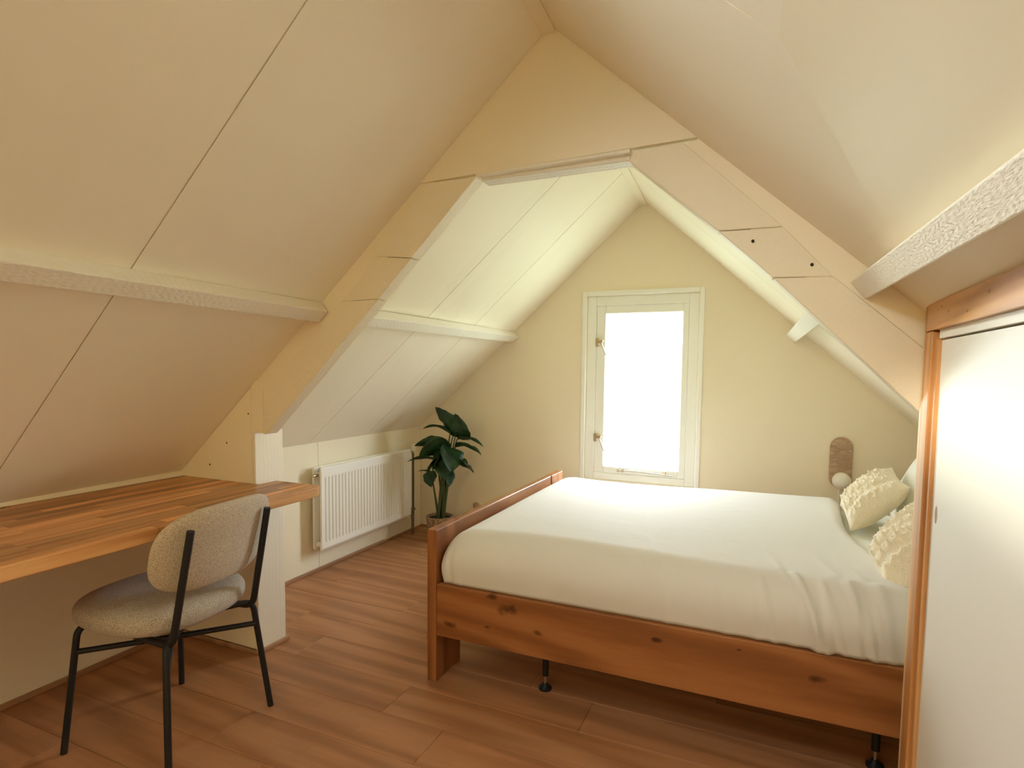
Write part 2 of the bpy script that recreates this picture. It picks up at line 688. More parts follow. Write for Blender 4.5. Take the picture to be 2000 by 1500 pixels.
def slab(name, fn, xa, xb, y0, y1, mat, parent, thick=0.004, out=0.0, side=-1):
    """board lying on the slope fn between x = xa(y) and xb(y)"""
    r = []
    nx = Vector((-0.66 * (1 if side < 0 else -1), 0, 0.75))
    for yy in (y0, y1):
        a, b = xa(yy), xb(yy)
        p, q = Vector((a, yy, fn(a, yy))), Vector((b, yy, fn(b, yy)))
        r.append([p + nx * out, q + nx * out, q + nx * (out + thick), p + nx * (out + thick)])
    return loft(name, [tuple(v) for v in r[0]], [tuple(v) for v in r[1]], mat, parent)


ceil_l = struct(bpy.data.objects.new('ceiling', None), 'sloping cream boarded ceiling on the desk side')
COL.objects.link(ceil_l)
ceil_r = struct(bpy.data.objects.new('ceiling', None), 'sloping cream boarded ceiling on the cabinet side')
COL.objects.link(ceil_r)
G = 0.002
kx = lambda yy: XK - 0.02
kxr = lambda yy: XKR + 0.03
rl = lambda yy: ridge_l(yy)[0] + 0.03
rr = lambda yy: ridge_r(yy)[0] - 0.03
YM = 1.83
for (ya, yb, fn) in ((YB, -0.19, slope_l_front), (1.03, YM, slope_l_front), (YM, 2.655, slope_l_rear), (2.655, 3.215, slope_l_rear), (3.215, YG, slope_l_rear)):
    slab('ceiling_panel', fn, kx, rl, ya + G, yb - G, M_CEIL, ceil_l)
# the board with the added roof window: four pieces round the opening
for (xa, xb, ya, yb) in ((kx, rl, -0.19 + G, SKY0), (kx, rl, SKY1, 1.03 - G), (kx, lambda yy: SKX0, SKY0, SKY1), (lambda yy: SKX1, rl, SKY0, SKY1)):
    slab('ceiling_panel', slope_l_front, xa, xb, ya, yb, M_CEIL, ceil_l)
for (ya, yb) in ((YB, -0.19), (-0.19, 1.025), (1.025, YM), (YM, 2.655), (2.655, 3.215), (3.215, YG)):
    slab('ceiling_panel', slope_r, rr, kxr, ya + G, yb - G, M_CEIL, ceil_r, side=1)
for (xa, xb, ya, yb, fn) in ((kx, rl, YB - .1, SKY0, slope_l_front), (kx, rl, SKY1, YM, slope_l_front), (kx, lambda yy: SKX0, SKY0, SKY1, slope_l_front),
                             (lambda yy: SKX1, rl, SKY0, SKY1, slope_l_front), (kx, rl, YM, YG + .1, slope_l_rear)):
    slab('roof_backing', fn, xa, xb, ya, yb, M_BOARD, ceil_l, 0.06, 0.0042)
slab('roof_backing', slope_r, rr, kxr, YB - .1, YG + .1, M_BOARD, ceil_r, 0.06, 0.0042, 1)
# ridge cap above the two slopes and the visible flat ridge battens
cap = loft('roof_ridge', [(ridge_l(YB - .1)[0] - .05, YB - .1, 2.36), (ridge_r(YB - .1)[0] + .05, YB - .1, 2.36), (ridge_r(YB - .1)[0], YB - .1, 2.48), (ridge_l(YB - .1)[0], YB - .1, 2.48)],
           [(ridge_l(YG + .1)[0] - .05, YG + .1, 2.38), (ridge_r(YG + .1)[0] + .05, YG + .1, 2.38), (ridge_r(YG + .1)[0], YG + .1, 2.50), (ridge_l(YG + .1)[0], YG + .1, 2.50)], M_BOARD, ceil_r)
for i, (ya, yb) in enumerate(((YB, YP - .001), (YP + .06, YG - .001))):
    rings = []
    for yy in (ya, yb):
        a, b = ridge_l(yy), ridge_r(yy)
        rings.append([(a[0], yy, a[1] - .004), (b[0], yy, b[1] - .008), (b[0] + .0, yy, b[1] + .05), (a[0], yy, a[1] + .05)])
    struct(loft('trim_%d' % (i + 1), rings[0], rings[1], M_BOARD, None, 0.002), ('flat ridge batten above the desk half of the room', 'flat ridge batten above the bed')[i])

# roof window added outside the view in the left slope to sunlight the cabinet
w2 = struct(bpy.data.objects.new('added_roof_window', None), 'small added roof window, out of view, in the slope above the desk')
COL.objects.link(w2)
nL = Vector((-0.66, 0, 0.75))


def sp(x, yy, o):
    return tuple(Vector((x, yy, slope_l_front(x, yy))) + nL * o)


for (xa, xb, ya, yb) in ((SKX0 - .0, SKX0 + .012, SKY0, SKY1), (SKX1 - .012, SKX1, SKY0, SKY1), (-.862, -.800, SKY0, SKY1), (SKX0, SKX1, SKY0, SKY0 + .012), (SKX0, SKX1, SKY1 - .012, SKY1)):  # middle bar added to shade the top of the cabinet door
    A = [sp(xa, ya, -.004), sp(xb, ya, -.004), sp(xb, yb, -.004), sp(xa, yb, -.004)]
    B = [sp(xa, ya, .075), sp(xb, ya, .075), sp(xb, yb, .075), sp(xa, yb, .075)]
    loft('window_frame', A, B, M_WHITE, w2)
loft('pane', [sp(SKX0, SKY0, .05), sp(SKX1, SKY0, .05), sp(SKX1, SKY1, .05), sp(SKX0, SKY1, .05)],
     [sp(SKX0, SKY0, .054), sp(SKX1, SKY0, .054), sp(SKX1, SKY1, .054), sp(SKX0, SKY1, .054)], M_PANE, w2)
pc = Vector(sp((SKX0 + SKX1) / 2, (SKY0 + SKY1) / 2, .056))
po = portal('added_roof_window_portal', pc, -nL, SKY1 - SKY0, 0.36, 'Z')  # guides sky sampling through the added roof window
po.rotation_euler = Matrix((Vector((0, 1, 0)), nL.cross(Vector((0, 1, 0))), nL)).transposed().to_euler()

# gable wall with the window opening
WX0, WX1, WZ0, WZ1 = -1.150, -0.412, 0.500, 1.755       # opening
gv = []


def gtop(x):
    a, b = ridge_l(YG), ridge_r(YG)
    if x <= a[0]:
        return slope_l_rear(x, YG) + .04
    if x >= b[0]:
        return slope_r(x, YG) + .04
    return a[1] + .04


gx = [XK - .05, WX0, -.804, -.761, WX1, XKR + .05]
gpoly = [(XK - .05, -.05), (WX0, -.05), (WX0, gtop(WX0)), (XK - .05, gtop(XK - .05))]


def gprism(poly):
    n = len(poly)
    return [(x, YG, z) for x, z in poly] + [(x, YG + .085, z) for x, z in poly]


gw = struct(bpy.data.objects.new('wall_gable', None), 'cream gable wall behind the bed')
gw.location = (0, 0, 0)
COL.objects.link(gw)
gm_v, gm_f = [], []
for poly in (gpoly, [(WX0, -.05), (WX1, -.05), (WX1, WZ0), (WX0, WZ0)],
             [(WX0, WZ1), (WX1, WZ1), (WX1, gtop(WX1)), (-.761, gtop(-.761)), (-.804, gtop(-.804)), (WX0, gtop(WX0))],
             [(WX1, -.05), (XKR + .05, -.05), (XKR + .05, gtop(XKR + .05)), (WX1, gtop(WX1))]):
    n = len(poly)
    b0 = len(gm_v)
    gm_v += gprism(poly)
    gm_f += [tuple(b0 + i for i in range(n)), tuple(b0 + i for i in range(2 * n - 1, n - 1, -1))] + [(b0 + i, b0 + (i + 1) % n, b0 + n + (i + 1) % n, b0 + n + i) for i in range(n)]
bpy.data.objects.remove(gw)
gw = struct(make('wall_gable', gm_v, gm_f, M_WALL), 'cream gable wall behind the bed')

# left knee wall: boarding in two lengths, behind the desk a third
wl = struct(box('wall_left', XK - .10, XK - .02, YB - .1, YG + .1, -.05, 0.78, M_BOARD), 'low cream knee wall behind radiator and desk')
for (ya, yb) in ((YB, 1.84), (1.84, 2.735), (2.735, YG)):
    box('wall_panel', XK - .019, XK, ya + .0012, yb - .0012, 0.0, 0.797 if yb > 1.9 else 0.72, M_WALL, wl, 0.001, 1)
wr = struct(box('wall_right', XKR, XKR + .1, YB - .1, YG + .1, -.05, 0.90, M_WALL), 'low knee wall at the head of the bed')
RX0, RX1, RZ0_, RZ1_ = -1.45, -0.41, 1.12, 1.95       # opening added in the unseen back wall to light the near half
wb_v, wb_f = [], []
for poly in ([(XK - .05, -.05), (RX0, -.05), (RX0, slope_l_front(RX0, YB) + .04), (XK - .05, slope_l_front(XK - .05, YB) + .04)],
             [(RX0, -.05), (RX1, -.05), (RX1, RZ0_), (RX0, RZ0_)],
             [(RX0, RZ1_), (RX1, RZ1_), (RX1, slope_r(RX1, YB) + .04), (ridge_r(YB)[0], 2.38), (ridge_l(YB)[0], 2.38), (RX0, slope_l_front(RX0, YB) + .04)],
             [(RX1, -.05), (XKR + .05, -.05), (XKR + .05, slope_r(XKR + .05, YB) + .04), (RX1, slope_r(RX1, YB) + .04)]):
    n = len(poly)
    b0 = len(wb_v)
    wb_v += [(x, YB, z) for x, z in poly] + [(x, YB - .12, z) for x, z in poly]
    wb_f += [tuple(b0 + i for i in range(n)), tuple(b0 + i for i in range(2 * n - 1, n - 1, -1))] + [(b0 + i, b0 + (i + 1) % n, b0 + n + (i + 1) % n, b0 + n + i) for i in range(n)]
wb = struct(make('wall_back', wb_v, wb_f, M_WALL), 'cream gable wall behind the viewpoint')
w3 = struct(bpy.data.objects.new('added_rear_window', None), 'double casement window added behind the viewpoint to brighten the near half')  # no known window here, added for light from behind the camera
w3.location = (-.93, YB, RZ0_)
COL.objects.link(w3)
for (a, b, c, d) in ((RX0, RX0 + .05, RZ0_, RZ1_), (RX1 - .05, RX1, RZ0_, RZ1_), (RX0 + .05, RX1 - .05, RZ1_ - .05, RZ1_), (RX0 + .05, RX1 - .05, RZ0_, RZ0_ + .05), (-.955, -.905, RZ0_ + .05, RZ1_ - .05)):
    box('window_frame', a, b, YB - .09, YB - .02, c, d, M_WHITE, w3, 0.004)
for (a, b) in ((RX0 + .05, -.955), (-.905, RX1 - .05)):
    box('pane', a, b, YB - .060, YB - .054, RZ0_ + .05, RZ1_ - .05, M_PANE, w3)
box('warm_filter_blind', RX0 + .01, RX1 - .01, YB - .016, YB - .014, RZ0_ + .005, RZ1_ - .005, M_WARM_FILTER, w3)  # added over the panes to warm the incoming light

# skirting strips
struct(box('baseboard_left', XK, XK + .014, 1.951, 3.39, 0, 0.020, M_SKIRT, None, 0.003), 'thin wooden skirting strip under the radiator')
bb = box('baseboard_left', XK, XK + .010, 3.39, YG, 0, 0.014, M_SKIRT, None, 0.003)
struct(bb, 'short thinner skirting strip in the corner by the plant')
struct(box('baseboard_desk', XK, XK + .014, YB, YP - .001, 0, 0.020, M_SKIRT, None, 0.003), 'thin wooden skirting strip on the floor under the desk')
struct(box('baseboard_partition', XK + .014, -1.976, YP - .014, YP - .001, 0, 0.018, M_SKIRT, None, 0.003), 'thin skirting strip along the front of the partition')
struct(box('baseboard_column', -1.9825, -1.968, YP - .012, 1.965, 0, 0.018, M_SKIRT, None, 0.003), 'thin skirting strip at the foot of the white column')
struct(box('baseboard_gable', XK + .014, XKR, YG - .012, YG, 0, 0.018, M_SKIRT, None, 0.003), 'thin skirting strip along the gable wall')

# ------------------------------------------------------------------ window in the gable
w1 = struct(bpy.data.objects.new('window_1', None), 'tall white casement window in the gable wall')
w1.location = (-.78, YG, .5)
COL.objects.link(w1)


def frame4(name, x0, x1, z0, z1, wl_, wr_, wt, wb_, y0, y1, mat, parent, bev=0.004):
    for (a, b, c, d) in ((x0, x0 + wl_, z0, z1), (x1 - wr_, x1, z0, z1), (x0 + wl_, x1 - wr_, z1 - wt, z1), (x0 + wl_, x1 - wr_, z0, z0 + wb_)):
        box(name, a, b, y0, y1, c, d, mat, parent, bev, 2)


frame4('architrave', -1.182, -0.380, 0.30, 1.788, .030, .030, .032, .02, YG - .012, YG + .02, M_WHITE, w1)
frame4('window_frame', WX0, WX1, WZ0, WZ1, .062, .062, .064, .045, YG + .012, YG + .068, M_WHITE, w1)
sash = bpy.data.objects.new('sash', None)
sash.location = (0, 0, 0)
link(sash, w1)
frame4('sash_rail', -1.088, -0.474, 0.545, 1.692, .066, .042, .055, .048, YG + .020, YG + .058, M_WHITE, sash, 0.006)
box('pane', -1.026, -0.512, YG + .040, YG + .046, 0.588, 1.640, M_PANE, sash)
box('apron_board', WX0, WX1, YG - .004, YG + .05, 0.30, 0.494, M_WHITE, w1, 0.003)
for zc in (1.445, 0.79):      # two casement fasteners on the left stile
    h = box('casement_fastener', -1.088, -1.066, YG + .002, YG + .020, zc - .028, zc + .028, M_BRASS, w1, 0.003)
    box('lever', -1.070, -1.035, YG - .006, YG + .010, zc - .004, zc + .014, M_BRASS, h, 0.003)
    tube('lever_arm', [(-1.050, YG - .002, zc + .004), (-1.030, YG - .006, zc - .045), (-1.012, YG - .004, zc - .092)], 0.0045, M_STEEL, h, 8)
st = tube('window_stay', [(-.925, YG + .012, .572), (-.79, YG + .008, .574), (-.62, YG + .008, .566), (-.55, YG + .010, .560)], 0.004, M_STEEL, w1, 8)
for xx in (-.915, -.885, -.60):
    box('stay_peg', xx - .006, xx + .006, YG + .004, YG + .020, .560, .588, M_BRASS, st, 0.002)

# ------------------------------------------------------------------ truss across the room
tr = thing('roof_truss', 'cream painted roof truss with collar panel and sloping legs framing the bed', 'truss', (-1.98, YP, 0))
TY1 = YP + .06


def zl(x):
    return slope_l_front(x, YP)


def zr_(x):
    return slope_r(x, YP)


# thin filler board along both slopes, set back behind the leg timbers
prism('collar_panel', [(-1.163, zl(-1.163)), (-1.140, 1.906), (-.213, 1.926), (-.655, zr_(-.655)), (-.70, zl(-.70))], YP, YP + .022, M_BOARD, tr, 0.001)
prism('filler_board', [(-2.00, zl(-2.00)), (-1.93, 1.08), (-1.17, 1.78), (-1.09, 1.90), (-1.140, zl(-1.14))], YP + .006, TY1 - .002, M_BOARD, tr)
prism('filler_board', [(-.213, 1.922), (-.30, 1.90), (-.03, 1.62), (.33, 1.27), (.62, 1.0), (.72, zr_(.72)), (-.213, zr_(-.213))], YP + .006, TY1 - .002, M_BOARD, tr)
# legs: upper board, gusset, lower timber (each with its own edge)
prism('leg_board', [(-1.196, 1.648), (-.934, 1.902), (-1.142, 1.904), (-1.349, 1.664)], YP, TY1, M_SAWN_L, tr, 0.002)
prism('gusset', [(-1.345, 1.506), (-1.199, 1.646), (-1.351, 1.662), (-1.515, 1.504)], YP + .003, TY1, M_SAWN_L, tr, 0.002)
prism('leg_timber', [(-1.935, .967), (-1.915, .967), (-1.343, 1.504), (-1.517, 1.502), (-1.93, 1.135)], YP - .001, TY1, M_SAWN_L, tr, 0.002)
prism('leg_board', [(-.409, 1.884), (-.148, 1.654), (.024, 1.651), (-.252, 1.916), (-.40, 1.914)], YP, TY1, M_SAWN_L, tr, 0.002)
prism('gusset', [(-.145, 1.652), (.002, 1.513), (.152, 1.508), (.026, 1.649)], YP + .002, TY1, M_SAWN_L, tr, 0.002)
prism('leg_timber', [(.004, 1.511), (.351, 1.161), (.72, .80), (.86, .80), (.50, 1.19), (.154, 1.506)], YP - .001, TY1, M_SAWN_L, tr, 0.002)
# collar beam: lower edge with a lip
prism('collar_beam', [(-.927, 1.893), (-.412, 1.893), (-.412, 1.930), (-.927, 1.908)], YP + .022, YP + .085, M_SAWN_Y, tr, 0.002)
prism('collar_lip', [(-.935, 1.901), (-.409, 1.909), (-.409, 1.920), (-.935, 1.910)], YP - .003, YP + .022, M_SAWN_Y, tr, 0.001)
# partition and column below the left leg
prism('partition_panel', [(XK, 0.019), (-1.9995, 0.019), (-1.9995, zl(-1.9995) - .002), (XK, zl(XK) - .002)], YP, YP + .020, M_WALL, tr)
prism('edge_strip', [(-1.999, .970), (-1.935, .970), (-1.935, 1.19), (-1.999, 1.19)], YP - .001, YP + .05, M_BOARD, tr, 0.002)
box('column', -1.999, -1.9825, YP, 1.952, 0.0, 0.972, M_COLUMN, tr, 0.003)
box('column_back', -2.49, -1.9995, 1.935, 1.952, 0.0, 0.80, M_WALL, tr)


def spot(name, x, z, r, parent, yy=YP - .0015):
    n = 10
    v = [(x + r * math.cos(2 * math.pi * k / n) * (1 + .25 * math.sin(3 * k)), yy, z + r * 1.2 * math.sin(2 * math.pi * k / n)) for k in range(n)]
    v2 = [(a, yy + .004, c) for a, b, c in v]
    f = [tuple(range(n)), tuple(range(2 * n - 1, n - 1, -1))] + [(i, (i + 1) % n, n + (i + 1) % n, n + i) for i in range(n)]
    return make(name, v + v2, f, M_DARKHOLE, parent)


for (x, z, r) in ((-2.017, 1.049, .003), (-2.149, .916, .003), (-2.257, .813, .0035)):
    spot('nail', x, z, r, tr)
for (x, z) in ((-.053, 1.617), (.099, 1.542)):
    spot('bolt_hole', x, z, .0042, tr, YP + .0005)

# ------------------------------------------------------------------ purlins


def purlin(name, label, pts, side, ya_end, yb_end, w=0.060, d=0.050, tilt=0.0):
    """pts: contact of the upper edge with the slope at two y positions ((x,y,z),(x,y,z)); side -1 left slope, +1 right"""
    (a, b) = pts
    nrm = Vector((0.66 * -side, 0, -0.75))
    dwn = Vector((0.75 * side, 0, -0.66))
    if tilt:
        q = Matrix.Rotation(tilt * side, 3, 'Y')
        nrm, dwn = q @ nrm, q @ dwn
    rings = []
    for yy in (ya_end, yb_end):
        t = (yy - a[1]) / (b[1] - a[1])
        p = Vector(a).lerp(Vector(b), t)
        p.y = yy
        A = p + nrm * d
        C = A + dwn * w
        back = -nrm * (d + .002)
        rings.append([tuple(A), tuple(C), tuple(C + back), tuple(A + back)])
    base = Vector(rings[0][1])
    o = loft(name, rings[0], rings[1], M_SAWN_Y, None, 0.003, 2, origin=base)
    return tag(o, label, 'beam')


purlin('purlin', 'white rough-sawn purlin on the slope above the desk', ((-1.562, .733, 1.507), (-1.612, 1.797, 1.503)), -1, YB, YP - .001)
purlin('purlin', 'white purlin on the slope above the radiator, ending at the gable wall', ((-1.642, 2.203, 1.512), (-1.689, 3.877, 1.525)), -1, TY1 + .001, YG - .001)
purlin('purlin', 'sunlit white rough-sawn purlin above the wooden cabinet beam', ((.230, 1.797, 1.520), (.276, .929, 1.520)), 1, YB, YP - .001, 0.060, 0.050, 0.18)
purlin('purlin', 'short visible white purlin right of the window behind the truss leg', ((.175, 1.86, 1.522), (.132, 3.877, 1.521)), 1, TY1 + .001, YG - .001, 0.066, 0.066)

# ------------------------------------------------------------------ built-in cabinet on the right
cb = thing('built_in_cabinet', 'built-in eaves cabinet with white board front and orange pine frame', 'cabinet', (XW, 1.75, 0))
box('door', XW + .012, XW + .030, 0.60, 1.668, 0.012, 1.327, M_DOOR, cb)
d2 = box('door', XW + .012, XW + .030, -0.48, 0.596, 0.012, 1.327, M_DOOR, cb)
d3 = box('door', XW + .012, XW + .030, YB, -0.484, 0.012, 1.327, M_DOOR, cb)
box('top_rail', XW + .006, XW + .030, YB, 1.668, 1.331, 1.352, M_DOOR, cb, 0.001)
box('beam', XW - .006, XW + .036, YB, 1.735, 1.352, 1.418, M_PINEY, cb, 0.002)
box('post', XW - .004, XW + .036, 1.694, 1.762, 0.0, 1.350, M_PINE, cb, 0.003)
box('post_head', XW - .0045, XW + .036, 1.736, 1.762, 1.351, 1.420, M_PINE, cb, 0.002)
box('edge_batten', XW - .0005, XW + .036, 1.7625, 1.794, 0.0, 1.412, M_PINEL, cb, 0.003)
box('stop_strip', XW + .004, XW + .036, 1.669, 1.6935, 0.0, 1.330, M_PINE, cb, 0.002)
dr = [c for c in cb.children if c.name == 'door'][0]
n = 16
ov = [(XW + .0115, 1.630 + .010 * math.cos(2 * math.pi * k / n), .917 + .021 * math.sin(2 * math.pi * k / n)) for k in range(n)]
ov2 = [(XW + .0145, b, c) for a, b, c in ov]
fp = make('finger_pull', ov + ov2, [tuple(range(n)), tuple(range(2 * n - 1, n - 1, -1))] + [(i, (i + 1) % n, n + (i + 1) % n, n + i) for i in range(n)], M_SKIRT, dr)
fp['label'] = 'small oval wooden finger pull'
box('plinth', XW + .014, XW + .030, YB, 1.668, 0.0, 0.011, M_PINE, cb)

# ------------------------------------------------------------------ desk
DX0, DX1, DZ0, DZ1, DYE, DY0 = -2.440, -1.700, 0.710, 0.750, 1.892, -0.30
desk = thing('built_in_desk', 'long butcher-block wooden desk top running along the knee wall', 'desk', (-2.05, 1.0, 0.71))
nrow = 17
rw = (DX1 - DX0) / nrow
cache = {}
for i in range(nrow):
    x0 = DX0 + i * rw
    yend = DYE if x0 > -1.984 else YP - .001
    yy = DY0
    while slope_l_front(x0, yy) < 0.754 and yy < 1.5:
        yy += .02
    first = True
    while yy < yend - 0.001:
        ln = random.uniform(0.30, 0.75)
        if first:
            ln *= random.uniform(.4, 1)
            first = False
        y1 = min(yy + ln, yend)
        if yend - y1 < 0.12:
            y1 = yend
        x1 = x0 + rw
        if i == nrow - 1 and y1 == yend:
            c = 0.020
            poly = [(x0, yy), (x1, yy), (x1, y1 - c * 1.6), (x1 - c, y1), (x0, y1)]
            A = [(x, y_, DZ0) for x, y_ in poly]
            B = [(x, y_, DZ1) for x, y_ in poly]
            loft('stave', A, B, M_DESK, desk, 0.0025, 2, origin=(x0, yy, DZ0))
        else:
            box('stave', x0, x1, yy, y1, DZ0, DZ1, M_DESK, desk, 0.0004 if i < nrow - 1 else 0.0025, 1, origin=(x0, yy, DZ0))
        yy = y1
struct(loft('trim_3', [(-2.458, .45, .7505), (-2.425, .45, .7505), (-2.428, .45, .762), (-2.458, .45, .762)],
            [(-2.458, YP - .001, .7505), (-2.425, YP - .001, .7505), (-2.430, YP - .001, .770), (-2.458, YP - .001, .770)], M_BOARD), 'cream cover strip where desk meets the slope')
box('wall_cleat', XK + .001, XK + .04, DY0, YP - .03, .66, .709, M_WALL, desk)

# ------------------------------------------------------------------ chair
CH = Vector((-1.831, 1.296, 0))
F_ = Vector((-.9954, -.0958, 0))
L_ = Vector((-.0958, .9954, 0))


def cl(f, l, z):
    return CH + F_ * f + L_ * l + Vector((0, 0, z))


chair = thing('desk_chair', 'beige tweed upholstered chair with black metal legs at the desk', 'chair', CH)
RT = 0.0105
for s in (-1, 1):
    fr = [cl(.217, .222 * s, 0.0), cl(.178, .190 * s, .408), cl(.15, .10 * s, .416)]
    tube('leg', fillet(fr, .03), RT, M_BLACK, chair)
    re = [cl(-.217, .215 * s, 0.0), cl(-.178, .178 * s, .405), cl(-.12, .05 * s, .412)]
    tube('leg', fillet(re, .035), RT, M_BLACK, chair)
    up = [cl(-.02, .150 * s, .396), cl(-.190, .166 * s, .394), cl(-.258, .160 * s + .010, .755)]
    tube('back_upright', fillet(up, .035), 0.0115, M_BLACK, chair)
tube('cross_brace', [cl(.186, -.197, .330), cl(0, 0, .322), cl(-.186, .183, .322)], 0.0095, M_BLACK, chair)
tube('cross_brace', [cl(.186, .197, .330), cl(0, 0, .340), cl(-.186, -.183, .322)], 0.0095, M_BLACK, chair)


def cushion_mesh(name, fn, nu, nv, mat, parent):
    """closed surface from fn(u, v) with u around (0..1), v pole to pole (0..1)"""
    v, f = [], []
    for j in range(nv + 1):
        for i in range(nu):
            v.append(fn(i / nu, j / nv))
    for j in range(nv):
        for i in range(nu):
            i2 = (i + 1) % nu
            f.append((j * nu + i, j * nu + i2, (j + 1) * nu + i2, (j + 1) * nu + i))
    f.append(tuple(range(nu - 1, -1, -1)))
    f.append(tuple(range(nv * nu, nv * nu + nu)))
    return make(name, v, f, mat, parent, True)


def sgn_pow(c, e):
    return math.copysign(abs(c) ** e, c)


def seat_fn(u, v):
    a = 2 * math.pi * u
    th = math.pi * (v * 0.998 + 0.001)
    rad = math.sin(th) ** 0.42
    zc = sgn_pow(math.cos(th), 0.75)
    f = sgn_pow(math.cos(a), 0.80)
    l = sgn_pow(math.sin(a), 0.80)
    half_w = 0.236 - 0.018 * f
    ff = 0.046 + 0.240 * f * rad
    ll = half_w * l * rad
    z = 0.452 + 0.052 * zc - 0.010 * max(0, f * rad) ** 2 + 0.004 * (ll / .23) ** 2
    return cl(ff, ll, z)


cushion_mesh('seat', seat_fn, 72, 28, M_TWEED2, chair)


def back_fn(u, v):
    a = 2 * math.pi * u
    th = math.pi * (v * 0.998 + 0.001)
    rad = math.sin(th) ** 0.40
    dep = sgn_pow(math.cos(th), 0.8)
    l = 0.238 * sgn_pow(math.cos(a), 0.62) * rad
    h = 0.140 * sgn_pow(math.sin(a), 0.72) * rad
    bend = 0.055 * (l / 0.238) ** 2
    z = 0.672 + h
    f = -.214 - 0.24 * h + bend + 0.026 * dep
    return cl(f, l + .030, z)


cushion_mesh('backrest', back_fn, 80, 24, M_TWEED, chair)

# ------------------------------------------------------------------ radiator
RY0, RY1, RZ0, RZ1 = 2.655, 3.600, 0.155, 0.655
rad = thing('radiator', 'white ribbed double-panel radiator on the knee wall', 'radiator', (-2.44, 3.14, RZ0))


def rib_panel(name, xf, xb, sign):
    """pressed steel panel: flat head and foot bands, vertical flutes between"""
    nr = 30
    yl = [RY0, RY0 + .018]
    prof = [0, 0]
    pitch = (RY1 - RY0 - .036) / nr
    for k in range(nr):
        y0 = RY0 + .018 + k * pitch
        for fr, dp in ((.10, 0), (.22, 1), (.40, 1), (.52, 0)):
            yl.append(y0 + pitch * (fr + .2))
            prof.append(dp)
    yl += [RY1 - .010, RY1]
    prof += [0, 0]
    zs = [(RZ0, 0, -.006), (RZ0 + .012, 0, 0), (RZ0 + .040, 0, 0), (RZ0 + .052, 1, 0), (RZ1 - .068, 1, 0), (RZ1 - .056, 0, 0), (RZ1 - .008, 0, 0), (RZ1, 0, -.006)]
    v, f = [], []
    n_ = len(yl)
    for z, on, dx in zs:
        for yy, dp in zip(yl, prof):
            v.append((xf + sign * (dx - dp * on * .0075), yy, z))
    for j in range(len(zs) - 1):
        for i in range(n_ - 1):
            f.append((j * n_ + i, j * n_ + i + 1, (j + 1) * n_ + i + 1, (j + 1) * n_ + i))
    b0 = len(v)
    for z in (RZ0, RZ1):
        for yy in (RY0, RY1):
            v.append((xb, yy, z))
    # back and rim
    f.append((b0, b0 + 1, b0 + 3, b0 + 2))
    f.append(tuple(list(range(n_)) + [b0 + 1, b0]))
    top = (len(zs) - 1) * n_
    f.append(tuple(list(range(top, top + n_)) + [b0 + 3, b0 + 2]))
    f.append(tuple([j * n_ for j in range(len(zs))] + [b0 + 2, b0]))
    f.append(tuple([j * n_ + n_ - 1 for j in range(len(zs))] + [b0 + 3, b0 + 1]))
    return make(name, v, f, M_RADI, rad)


rib_panel('front_panel', -2.398, -2.412, 1)
rib_panel('rear_panel', -2.468, -2.454, -1)
cv_v, cv_f = [], []
nfin = 60
for k in range(nfin + 1):
    yy = RY0 + .03 + (RY1 - RY0 - .06) * k / nfin
    xx = -2.453 if k % 2 else -2.413
    cv_v += [(xx, yy, RZ0 + .05), (xx, yy, RZ1 - .06)]
for k in range(nfin):
    cv_f.append((2 * k, 2 * k + 2, 2 * k + 3, 2 * k + 1))
make('convector_fins', cv_v, cv_f, M_RADI, rad)
for zz in (RZ0 + .03, RZ1 - .045):
    for yy in (RY0 + .012, RY1 - .03):
        box('connector', -2.455, -2.411, yy, yy + .022, zz - .012, zz + .012, M_RADI, rad, 0.002)
box('top_grille', -2.454, -2.412, RY0 + .05, RY1 - .09, RZ1 - .012, RZ1 - .006, M_RADI, rad)
tube('bleed_valve', [(-2.433, RY0 + .004, RZ1 - .045), (-2.433, RY0 - .020, RZ1 - .045), (-2.433, RY0 - .034, RZ1 - .045)], [.011, .010, .008], M_BRASS, rad, 10)
for yy in (RY0 + .12, RY1 - .12):
    box('wall_bracket', XK + .0005, -2.467, yy, yy + .03, RZ0 + .06, RZ1 - .06, M_RADI, rad)
tv = tube('thermostat_valve', [(-2.433, RY1 - .002, RZ1 - .03), (-2.433, RY1 + .070, RZ1 - .03)], .010, M_BRASS, rad, 10)
lathe('valve_knob', [(.0, -.03), (.016, -.028), (.019, -.01), (.018, .022), (.012, .026), (0, .026)], (-2.425, RY1 + .075, RZ1 + .005), M_RADI, tv, 16)
tube('supply_pipe', fillet([(-2.433, RY1 + .026, RZ1 - .03), (-2.433, RY1 + .078, RZ1 - .03), (-2.433, RY1 + .080, RZ1 - .07), (-2.433, RY1 + .080, 0.001)], .02), .0085, M_PIPE, rad, 10)
tube('return_pipe', fillet([(-2.433, RY1 - .005, RZ0 + .03), (-2.433, RY1 + .050, RZ0 + .03), (-2.415, RY1 + .045, RZ0 - .04), (-2.415, RY1 + .040, 0.001)], .03), .0085, M_PIPE, rad, 10)
tube('valve_body', [(-2.433, RY1 + .010, RZ0 + .03), (-2.433, RY1 + .090, RZ0 + .03)], .014, M_PIPE, rad, 12)

